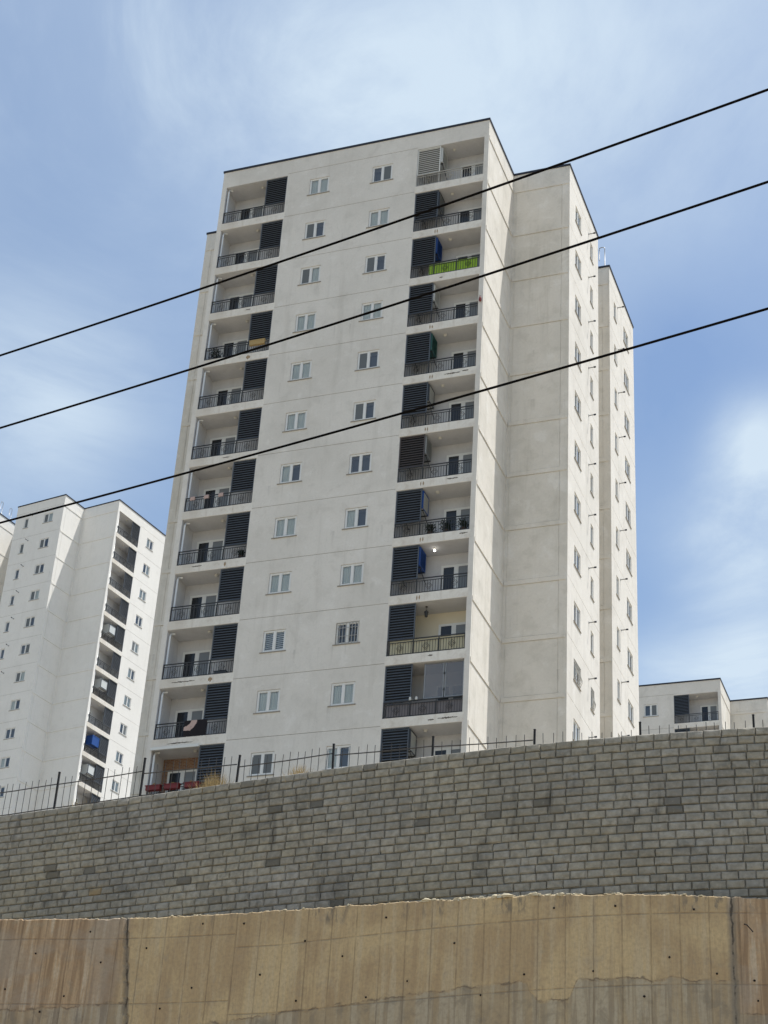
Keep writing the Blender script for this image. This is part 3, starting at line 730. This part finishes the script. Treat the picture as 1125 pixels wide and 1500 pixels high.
def block_wall():
    b = MB(); b.col = []; bw, bh, nc = .372, .194, 22
    A = arc(wallY, -14, 32, .01)
    n = len(A); L = round(bw * 100)
    def P(i, off, z):
        i0 = max(1, min(n - 2, int(i))); x, y = A[i0]; tx, ty = A[i0 + 1][0] - A[i0 - 1][0], A[i0 + 1][1] - A[i0 - 1][1]; l = math.hypot(tx, ty); u = (i - i0) * .01
        return Vector((x + tx / l * u + ty / l * off, y + ty / l * u - tx / l * off, z))
    def addv(pts, c):
        k = len(b.v); b.v += [tuple(p) for p in pts]; b.col += [c] * len(pts); return k
    G = ((0, .5, 1), )
    for c in range(nc):
        z1 = ZT - bh * c; z0 = z1 - bh; off = .012 * c
        for i in range(0, n - 30, 30):          # dark joint filling behind this course
            k = addv((P(i, off - .055, z0), P(i + 30, off - .055, z0), P(i + 30, off - .055, z1), P(i, off - .055, z1)), (.13, .125, .11, 1)); b.f.append((k, k + 1, k + 2, k + 3)); b.m.append(0)
        s = -2 * L + (L / 2 if c % 2 else 0) + rnd.uniform(-4, 4); drift = rnd.uniform(-.15, .15)
        joint = s + rnd.uniform(-1.2, 1.2)
        while joint < n:
            nxt = s + L + drift + rnd.uniform(-1.6, 1.6)
            if rnd.random() < .012: nxt -= L * .38; s -= L * .38   # a cut block now and then
            i0, i1 = joint + .43, nxt - .43; s += L + drift; joint = nxt
            if i1 < 4 or i0 > n - 4: continue
            x = A[max(0, min(n - 1, int(i0)))][0]
            v = mnoise.noise(Vector((x * .45, z0 * .9, 3))) * .22 + mnoise.noise(Vector((x * 1.7, z0 * 2.3, 9))) * .14 + rnd.uniform(-.075, .075)
            g = .305 * (1 + v); wm = .02 + .06 * mnoise.noise(Vector((x * .35, z0 * .6, 17))) + rnd.uniform(-.02, .02)
            q = rnd.random(); st = mnoise.noise(Vector((x * .8, z0 * 1.5, 31)))
            if q < .006 or (st > .45 and q < .2): g *= rnd.uniform(.35, .55)
            elif q < .035: g *= rnd.uniform(.68, .85)
            col = (g * (1.09 + wm), g * (1.01 + wm * .4), g * (.85 - wm), 1)
            if rnd.random() < .0012: col = (g * 1.3, g * .98, g * .55, 1)
            fo = off + rnd.uniform(-.008, .008) + (-.03 if q < .004 else 0); ch = .040
            za, zb = z0 + .007 + rnd.uniform(-.002, .002), z1 - .006 + rnd.uniform(-.003, .002); tw = rnd.uniform(-.008, .008); tz = rnd.uniform(-.004, .004)
            j = lambda a: rnd.uniform(-a, a)
            im = (i0 + i1) / 2; zm = (za + zb) / 2; e = 2.2; ez = .022
            dip = [0] * 4
            if rnd.random() < .16: dip[rnd.randrange(4)] = rnd.uniform(.015, .045)      # chipped corner
            k = addv([P(i0, fo - ch - .04, za), P(i1, fo - ch - .04, za), P(i1, fo - ch - .04, zb), P(i0, fo - ch - .04, zb)], col)
            ring = [(i0, za), (im, za), (i1, za), (i1, zm), (i1, zb), (im, zb), (i0, zb), (i0, zm)]
            k1 = addv([P(a + j(.3), fo - ch + j(.006) - (dip[(0, 0, 1, 1, 2, 2, 3, 3)[t]] if t % 2 == 0 else 0), z + j(.002)) for t, (a, z) in enumerate(ring)], col)
            ring2 = [(i0 + e, za + ez), (im, za + ez), (i1 - e, za + ez), (i1 - e, zm), (i1 - e, zb - ez), (im, zb - ez), (i0 + e, zb - ez), (i0 + e, zm)]
            k2 = addv([P(a + j(.7), fo - .006 + j(.004) + tw * (1 if a > im else -1 if a < im else 0) + tz * (1 if z > zm else -1 if z < zm else 0) - (dip[(0, 0, 1, 1, 2, 2, 3, 3)[t]] * .7 if t % 2 == 0 else 0), z + j(.006)) for t, (a, z) in enumerate(ring2)], col)
            k3 = addv([P(im + j(4), fo + .004 + j(.004), zm + j(.03))], col)
            kb = addv([P(i0, fo - .22, zb), P(i1, fo - .22, zb)], col)
            for t in range(8):
                u = (t + 1) % 8
                b.f.append((k1 + t, k1 + u, k2 + u, k2 + t)); b.m.append(0); b.f.append((k2 + t, k2 + u, k3)); b.m.append(0)
            for f in ((k, k + 1, k1 + 2, k1 + 1, k1), (k + 1, k + 2, k1 + 4, k1 + 3, k1 + 2), (k + 2, k + 3, k1 + 6, k1 + 5, k1 + 4), (k + 3, k, k1, k1 + 7, k1 + 6), (k + 3, k + 2, kb + 1, kb)): b.f.append(f); b.m.append(0)
    m = Mat('concrete_block', (.3, .29, .26), .95); at_ = m.N('ShaderNodeAttribute', attribute_name='tint').outputs['Color']
    p = m.pos(); f1 = m.noise(p, 7, 6, .65); f2 = m.noise(p, 1.3, 5, .6, .5); f3 = m.noise(p, 60, 3, .6)
    f4 = m.noise(m.pos((3.2, 3.2, .45)), 1.0, 6, .62, .3); c = m.mix(m.ramp(f1, .34, .70, 0, .6), at_, (.17, .16, .13, 1)); c = m.mix(m.ramp(f2, .56, .70, 0, .5), c, (.10, .097, .085, 1)); c = m.mix(m.ramp(f1, .44, .25, 0, .5), c, (.42, .40, .335, 1)); c = m.mix(m.ramp(f4, .58, .70, 0, .55), c, (.09, .084, .072, 1))
    m.color(c); m.bump(m.math('ADD', f1, m.math('MULTIPLY', f3, .35)), .6, .02)
    return b.obj('retaining_wall', m.m)
tag(block_wall(), 'curved grey retaining wall of staggered concrete blocks below the fence', 'wall')

# formed concrete wall in front of it
ZL = -55.0 + ZO
def concrete_wall():
    t = thing('concrete_wall', 'tan board formed concrete wall with broken rim and rust streaks along the bottom', 'wall', (0, 0, 0))
    b = MB(); b.uv = []; dz = .06; nx = 900; x0, x1 = -14.0, 30.0; zs = [0, -.02, -.05, -.09] + [-.09 - dz * i for i in range(1, 58)] + [-6, -9.5]
    xs = [x0 + (x1 - x0) * i / nx for i in range(nx + 1)]; idx = {}
    def rim(x): return .032 * mnoise.noise(Vector((x * 1.7, 0, 0))) + .022 * mnoise.noise(Vector((x * 6.3, 5, 0))) + .024 * mnoise.noise(Vector((x * 23, 5, 0)))
    for i, x in enumerate(xs):
        y = lowY(x)
        for j, z in enumerate(zs):
            zz_ = z + (rim(x) if j < 6 else 0)
            d = .012 * mnoise.noise(Vector((x * .8, z * .8, 2))) + .006 * mnoise.noise(Vector((x * 5, z * 5, 7)))
            dx = x
            if abs(x - (3.22 - z * .13)) < .05: d += .05           # open construction joint
            if abs(x - 16.62) < .05: d += .03
            if j == 0: d += .02 + .02 * mnoise.noise(Vector((x * 9, 1, 1)))
            idx[i, j] = len(b.v); b.v.append((x, y + d, ZL + zz_)); b.uv.append((x, zz_))
    for i in range(nx):
        for j in range(len(zs) - 1): b.f.append((idx[i, j], idx[i, j + 1], idx[i + 1, j + 1], idx[i + 1, j])); b.m.append(0)
        k = len(b.v); xa, xb = xs[i], xs[i + 1]
        b.v += [(xa, lowY(xa) + .35, ZL - .02 + rim(xa)), (xb, lowY(xb) + .35, ZL - .02 + rim(xb))]; b.uv += [(xa, .2), (xb, .2)]
        b.f.append((idx[i, 0], idx[i + 1, 0], k + 1, k)); b.m.append(0)
    m = Mat('board_formed_concrete', (.4, .33, .24), .93)
    uv = m.N('ShaderNodeUVMap', uv_map='along').outputs[0]; s = m.N('ShaderNodeSeparateXYZ', {0: uv}); U, V = s.outputs[0], s.outputs[1]
    sc = lambda a, c: m.N('ShaderNodeMapping', {'Vector': uv, 'Scale': (a, c, 1)}).outputs[0]
    big = m.noise(sc(.45, .5), 1.2, 5, .6, .5); st = m.noise(sc(7, .35), 1.0, 6, .62, .3); st2 = m.noise(sc(2.0, .12), 1.0, 5, .6, .2); fi = m.noise(sc(14, 14), 1.0, 5, .6); mid = m.noise(sc(2.6, 2.6), 1.0, 6, .65, .4)
    jag = m.noise(sc(3, 3), 1.0, 5, .6)
    stc = m.noise(sc(2.6, .16), 1.0, 7, .66, .25); grn = m.noise(sc(38, 6), 1.0, 3, .6)
    c = m.mix(m.ramp(big, .40, .60), (0.586, 0.437, 0.237, 1), (0.468, 0.335, 0.182, 1))
    c = m.mix(m.ramp(stc, .51, .63, 0, .40), c, (0.363, 0.244, 0.138, 1))
    c = m.mix(m.ramp(stc, .48, .38, 0, .50), c, (0.550, 0.443, 0.287, 1))
    c = m.mix(m.ramp(st, .52, .66, 0, .34), c, (0.316, 0.216, 0.127, 1))
    c = m.mix(m.ramp(st, .46, .36, 0, .28), c, (0.609, 0.500, 0.331, 1))
    # reddish panels with strong runs at the far left and far right
    lr = m.math('MAXIMUM', m.ramp(U, 3.5, 3.0, 0, 1), m.ramp(U, 16.5, 16.8, 0, 1))
    red = m.mix(m.ramp(st, .46, .58), (0.468, 0.307, 0.182, 1), (0.252, 0.148, 0.083, 1)); red = m.mix(m.ramp(st, .46, .38, 0, .8), red, (0.586, 0.477, 0.353, 1)); red = m.mix(m.ramp(big, .45, .62, 0, .7), red, (0.387, 0.329, 0.265, 1))
    c = m.mix(m.math('MULTIPLY', lr, .75), c, red)
    c = m.mix(m.ramp(mid, .56, .68, 0, .38), c, (0.387, 0.318, 0.221, 1))
    c = m.mix(m.ramp(grn, .45, .7, 0, .28), c, (0.316, 0.227, 0.138, 1))
    # grey bare concrete under a broken line
    line = m.math('ADD', V, m.math('MULTIPLY', m.math('SUBTRACT', jag, .5), .32))
    drop = m.math('MULTIPLY', m.ramp(m.math('ABSOLUTE', m.math('SUBTRACT', m.math('ADD', U, m.math('MULTIPLY', jag, .1)), 13.12)), .56, .30), -.44)
    tr = m.math('MINIMUM', m.math('ADD', -2.44, m.math('MULTIPLY', m.math('SUBTRACT', U, 5.0), .088)), -1.74)
    tl = m.math('ADD', -2.10, m.math('MULTIPLY', U, .055))
    gap = m.math('MULTIPLY', m.math('MULTIPLY', m.math('GREATER_THAN', U, 3.45), m.math('LESS_THAN', U, 4.9)), -1.2)
    gap2 = m.math('MULTIPLY', m.math('GREATER_THAN', U, 16.7), -.62)
    lt_ = m.math('LESS_THAN', U, 3.45)
    tilt = m.math('ADD', m.math('ADD', m.math('MULTIPLY', lt_, tl), m.math('MULTIPLY', m.math('SUBTRACT', 1.0, lt_), tr)), m.math('ADD', gap, gap2))
    edge = m.math('ADD', tilt, drop)
    gl = m.math('SUBTRACT', line, edge)
    grey = m.ramp(gl, .03, -.05)
    gcol = m.mix(m.ramp(st, .45, .58), (.42, .37, .28, 1), (.26, .225, .17, 1)); gcol = m.mix(m.ramp(stc, .46, .56, 0, .8), gcol, (.38, .29, .175, 1)); gcol = m.mix(m.ramp(mid, .50, .64, 0, .6), gcol, (.17, .155, .125, 1))
    c = m.mix(m.math('MULTIPLY', grey, .68), c, gcol)
    lip = m.math('MULTIPLY', m.ramp(m.math('ABSOLUTE', gl), .035, .0), m.ramp(mid, .42, .56, .05, .75)); c = m.mix(lip, c, (.13, .10, .075, 1))
    # board joints every 0.57 m and lift lines
    fr = m.math('FRACT', m.math('ADD', m.math('DIVIDE', m.math('ADD', U, m.math('MULTIPLY', m.math('SUBTRACT', jag, .5), .02)), .57), 100.1))
    jn = m.ramp(m.math('ABSOLUTE', m.math('SUBTRACT', fr, .5)), .035, .006)
    jn = m.math('MULTIPLY', jn, m.ramp(mid, .3, .6, .35, 1))
    stepv = m.math('ADD', m.math('MULTIPLY', m.math('GREATER_THAN', U, 5.9), -.30), m.math('MULTIPLY', m.math('MAXIMUM', m.math('SUBTRACT', U, 7.0), 0.0), .045))
    l1 = m.math('ABSOLUTE', m.math('SUBTRACT', V, m.math('ADD', stepv, -.47))); l2 = m.math('ABSOLUTE', m.math('SUBTRACT', V, m.math('ADD', stepv, -1.93)))
    lf = m.math('MULTIPLY', m.ramp(m.math('MINIMUM', l1, l2), .022, .004), m.ramp(mid, .35, .55, .3, 1))
    allj = m.math('MAXIMUM', jn, lf)
    c = m.mix(m.math('MULTIPLY', allj, .42), c, (.16, .115, .07, 1))
    # dark damp blotches under the rim
    blot = m.math('MULTIPLY', m.math('MULTIPLY', m.ramp(V, -.44, -.26), m.ramp(U, 4.5, 6.0)), m.math('MULTIPLY', m.ramp(m.noise(sc(6.5, 1.6), 1.0, 5, .65, .3), .50, .60), m.ramp(m.noise(sc(.7, .3), 1.0, 3, .5), .42, .58))); c = m.mix(m.math('MULTIPLY', blot, .75), c, (.16, .14, .11, 1))
    # the construction joints
    for jx, sl, wd in ((3.22, -.13, .10), (16.62, 0, .13)):
        d = m.math('ABSOLUTE', m.math('SUBTRACT', m.math('ADD', U, m.math('MULTIPLY', m.math('SUBTRACT', jag, .5), .14)), m.math('ADD', jx, m.math('MULTIPLY', V, sl))))
        c = m.mix(m.ramp(d, wd, .01, 0, .75), c, (.22, .195, .155, 1)); c = m.mix(m.math('MULTIPLY', m.ramp(d, .028, .008), m.ramp(mid, .42, .52, .2, .9)), c, (.05, .042, .034, 1))
    c = m.mix(m.ramp(fi, .35, .8, 0, .35), c, (.22, .165, .105, 1))
    c = m.mix(m.math('MULTIPLY', m.ramp(V, .0, .02, 0, .9), m.ramp(jag, .42, .6)), c, (.52, .46, .35, 1))
    m.color(c)
    hgt = m.math('SUBTRACT', m.math('ADD', m.math('MULTIPLY', mid, .5), m.math('MULTIPLY', fi, .25)), m.math('ADD', allj, m.math('MULTIPLY', grey, .8)))
    m.bump(hgt, .55, .02)
    b.obj('face', m.m, t, smooth=False)
    hole = plain('hole_shade_and_rust', (34, 26, 22), .95, .3)  # dark colour stands in for shade inside the holes; rusty rebar shares it
    hs = [(5.1, -.2), (6.1, -.25), (2.4, -.3), (2.75, -1.0), (2.0, -1.75), (.6, -1.6), (7.6, -.72), (9.45, -.32), (7.5, -2.0), (5.0, -1.62), (13.1, -.28), (14.35, -.25), (15.9, -.3), (11.0, -.95), (10.0, -1.7), (9.1, -2.0), (12.5, -1.65), (13.9, -1.6), (15.4, -1.3), (16.3, -1.6), (17.05, -2.1), (17.0, -1.7), (8.5, -1.1), (6.6, -1.4), (3.8, -.7), (4.3, -2.05), (11.6, -2.05), (14.9, -2.1), (1.2, -.8), (1.5, -2.1)]
    for x, z in hs:
        h = MB(); r = rnd.uniform(.016, .028); y = lowY(x); h.lathe((0, 0, 0), ((r * .6, -.02), (r, -.006), (r, .006), (r * .6, .02)), 8)
        o = h.obj('tie_hole', hole, t, (x, y - .006, ZL + z)); 
    r_ = MB(); r_.tube([(16.85, lowY(16.85) + .02, ZL - .55), (16.93, lowY(16.9) - .16, ZL - .62), (17.05, lowY(17.0) - .22, ZL - .78)], .012, 6); r_.obj('rebar_stub', hole, t)
    return t
concrete_wall()
# broken concrete crumbs along the rim
b = MB()
for _ in range(420):
    u_ = rnd.random()
    x = rnd.uniform(10.2, 13.6) if u_ < .5 else rnd.uniform(2.2, 17.6) if u_ < .8 else rnd.choice((4.6, 6.7, 9.6, 14.6, 16.0, 3.0)) + rnd.gauss(0, .25)
    r = min(.045, .007 + rnd.expovariate(1 / .011)) * (1.7 if 10 < x < 13.6 else 1.0)
    y = lowY(x) + rnd.uniform(.0, .16); z = ZL + .005 + .032 * mnoise.noise(Vector((x * 1.7, 0, 0))); n_ = len(b.v)
    ph = rnd.random() * 6
    ry, sx_ = rnd.uniform(.6, 1.1), rnd.uniform(1.0, 2.1)
    for zq, rq in ((-r * .5, .8), (r * .15, 1.0), (r * .6, .6)):
        for j in range(6):
            a = ph + j * math.pi / 3; q = r * rq * rnd.uniform(.55, 1.35); b.v.append((x + q * sx_ * math.cos(a), y + q * ry * math.sin(a), z + zq * rnd.uniform(.4, 1.5)))
    for k in range(2):
        for j in range(6): b.f.append((n_ + k * 6 + j, n_ + k * 6 + (j + 1) % 6, n_ + k * 6 + 6 + (j + 1) % 6, n_ + k * 6 + 6 + j)); b.m.append(0)
    b.f.append(tuple(n_ + 12 + j for j in range(6))); b.m.append(0)
tag(b.obj('rubble', plain('pale_mortar', (196, 184, 156), .95, .3, 14)), 'pale crumbs of mortar lying along the broken top of the concrete wall', 'rubble', None, 'stuff')

# ------------------------------------------------------------------ ground
def earth(name, rgb1, rgb2):
    m = Mat(name, (.3, .26, .2), .97); p = m.pos(); a = m.noise(p, .35, 6, .6); f = m.noise(p, 6, 6, .65)
    c = m.mix(m.ramp(a, .35, .7), rgb1, rgb2); c = m.mix(m.ramp(f, .4, .75, 0, .6), c, tuple(x * .6 for x in rgb1[:3]) + (1,)); m.color(c); m.bump(f, .6, .08); return m.m
EARTH = earth('dry_earth', (.36, .30, .22, 1), (.27, .235, .16, 1))
sm = lambda a, b, x: (lambda t: t * t * (3 - 2 * t))(max(0, min(1, (x - a) / (b - a))))
def up(x, y):
    base = -51.25 + .31 * max(0, y - wallY(x) - 1.2); lo = min(base, -41.2); hi = min(base, -13.6)
    f = sm(-24, -46, x) if x < -24 else 0
    z = lo + (hi - lo) * f
    return z + .12 * mnoise.noise(Vector((x * .3, y * .3, 0))) + ZO
def sheet(name, xs, vs, fn, mat, label=None):
    b = MB(); k = {}
    for i, x in enumerate(xs):
        for j, v in enumerate(vs): k[i, j] = len(b.v); b.v.append(fn(x, v))
    for i in range(len(xs) - 1):
        for j in range(len(vs) - 1): b.f.append((k[i, j], k[i + 1, j], k[i + 1, j + 1], k[i, j + 1])); b.m.append(0)
    return tag(b.obj(name, mat, smooth=True), label, None, None, 'structure')
XS = [-900, -500, -300, -200, -150] + [-110 + 3 * i for i in range(26)] + [-33 + 1.0 * i for i in range(70)] + [40, 50, 70, 100, 150, 250, 400, 900]
sheet('hillside', XS, [.12, .4, .8, 1.2, 2] + [3 + 2 * i for i in range(70)] + [170, 220, 300, 500, 900], lambda x, v: (x, wallY(max(-40, min(60, x))) + v, up(max(-400, min(400, x)), wallY(max(-40, min(60, x))) + v)), EARTH)
def lowz(x, y):
    d = lowY(max(-40, min(60, x))) - y
    return -61.0 - 7.5 * sm(0, 26, d) + .08 * mnoise.noise(Vector((x * .3, y * .3, 4))) + ZO
sheet('ground', XS, [-900, -500, -300, -150, -100, -70] + [-60 + 1.5 * i for i in range(41)] + [1.6], lambda x, v: (x, lowY(max(-40, min(60, x))) + v, lowz(x, lowY(max(-40, min(60, x))) + v)), EARTH)
sheet('ledge', [-14 + .5 * i for i in range(89)], [0, 1], lambda x, v: (x, lowY(x) + .2 if v == 0 else wallY(x) - .3, ZL - .07 + .02 * mnoise.noise(Vector((x * 3, v, 0)))), EARTH)

# ------------------------------------------------------------------ fence on the wall
def foff(x):
    P = ((-20, .3), (1.5, .3), (4.2, .58), (7, .62), (9.5, .85), (12, 1.12), (14.4, 1.5), (40, 1.5))
    for (a, p), (c, q) in zip(P, P[1:]):
        if x <= c: return p + (q - p) * (x - a) / (c - a)
    return 1.5
t = thing('metal_fence', 'dark metal picket fence with thick posts along the top of the block wall', 'fence', (0, wallY(0) + .3, ZT))
FO = Vector((0, wallY(0) + .3, ZT))
posts = [-12.0, -9.3, -6.55, -3.8, -1.09, 1.56, 4.25, 6.93, 9.47, 11.93, 14.37, 16.95, 19.5, 22.0, 24.5]
fp = lambda x: Vector((x, wallY(x) + foff(x), ZT)) - FO
def fh(x):
    P = ((-20, 1.14), (1.56, 1.13), (4.25, .96), (6.93, .89), (9.47, .84), (11.93, .85), (14.37, .94), (40, .9))
    for (a, p), (c, q) in zip(P, P[1:]):
        if x <= c: return p + (q - p) * (x - a) / (c - a)
    return .9
pm = MB(); pm.box((-.023, -.023, -.25), (.023, .023, 1.0)); pm.box((-.027, -.027, 1.0), (.027, .027, 1.015)); FENCEM = plain('black_fence_iron', (26, 25, 25), .75, .2); pmesh = pm.mesh('post', FENCEM)
PICK = plain('thin_picket_iron', (52, 49, 46), .6, .2)
for i, x in enumerate(posts):
    o = bpy.data.objects.new('post', pmesh); C.objects.link(o); o.parent = t; o.location = fp(x); o.scale = (1, 1, fh(x)); o.rotation_euler = (rnd.uniform(-.03, .03), rnd.uniform(-.03, .03), 0)
    if i + 1 == len(posts): break
    b = MB(); x1 = posts[i + 1]; a, c = fp(x), fp(x1); n = max(8, round((c - a).length / .215))
    for z in (.14, .70 * (fh(x) + fh(x1)) / 2):
        if z < .5 or x < 11: b.tube([a + Vector((.03, -.01, z)), (a + c) / 2 + Vector((0, -.01, z - .012)), c + Vector((-.03, -.01, z + rnd.uniform(-.02, .02)))], .014, 6)
    for k in range(1, n):
        p = a + (c - a) * (k / n); q = Vector((rnd.gauss(0, .012), rnd.gauss(0, .012), .87 * fh(x) + rnd.uniform(-.03, .04)))
        b.tube([p + Vector((0, .004, -.22)), p + q], .008, 5)
    b.obj('fence_panel', PICK, t)
def grass_tuft(x, d, n, h, spread, label):
    b = MB(); base = Vector((x, wallY(x) + d, ZT - .22))
    for _ in range(n):
        p = base + Vector((rnd.gauss(0, spread), rnd.gauss(0, .10), 0)); l = h * rnd.uniform(.5, 1.1) * math.exp(-((p.x - x) / (spread * 2)) ** 2); q = p + Vector((rnd.gauss(0, .13), rnd.gauss(0, .1), l)); m_ = (p + q) / 2 + Vector((rnd.gauss(0, .03), 0, l * .1)); e = Vector((.0035, .002, 0))
        b.face((p - e, p + e, m_ + e * .8, m_ - e * .8)); b.face((m_ - e * .8, m_ + e * .8, q))
    tag(b.obj('dry_grass_tuft', STRAW), label, 'dry grass', 'dry grass on the block wall')
grass_tuft(-.35, .5, 260, .62, .32, 'dry grass clump below the sunlit balconies of the left tower')
grass_tuft(.75, .45, 90, .40, .3, 'thin dry grass between the left tower and the central tower')
grass_tuft(3.75, .35, 420, .75, .28, 'tall straw coloured grass clump beside the brick balcony')
grass_tuft(6.15, .35, 360, .6, .22, 'straw coloured grass clump below the front windows of the central tower')

# ------------------------------------------------------------------ overhead cables
P0 = Vector((17.6104, -56.3403, 0)); DH = Vector((-.97201, .23493, 0))
CABLE = plain('black_cable', (17, 15, 15), .9, .1, Specular_IOR_Level=.05)
for co, r, lab in (((.00225986, .034152, -56.355), .0112, 'uppermost of the three black overhead cables'), ((.00194264, .031625, -57.321), .0108, 'middle one of the three black overhead cables'), ((.00170443, .035187, -58.531), .0104, 'lowest of the three black overhead cables')):
    b = MB(); b.tube([P0 + DH * s + Vector((0, 0, co[0] * s * s + co[1] * s + co[2] + ZO)) for s in [-24 + .5 * i for i in range(97)]], r, 8)
    tag(b.obj('overhead_cable', CABLE, smooth=True), lab, 'cable', 'overhead cables')

# prototypes nobody used are dropped
for d in (WIN, PROTO):
    for o, used in list(d.values()):
        if not used:
            for ch in KIDS.get(o.name, ()): bpy.data.objects.remove(ch)
            bpy.data.objects.remove(o)
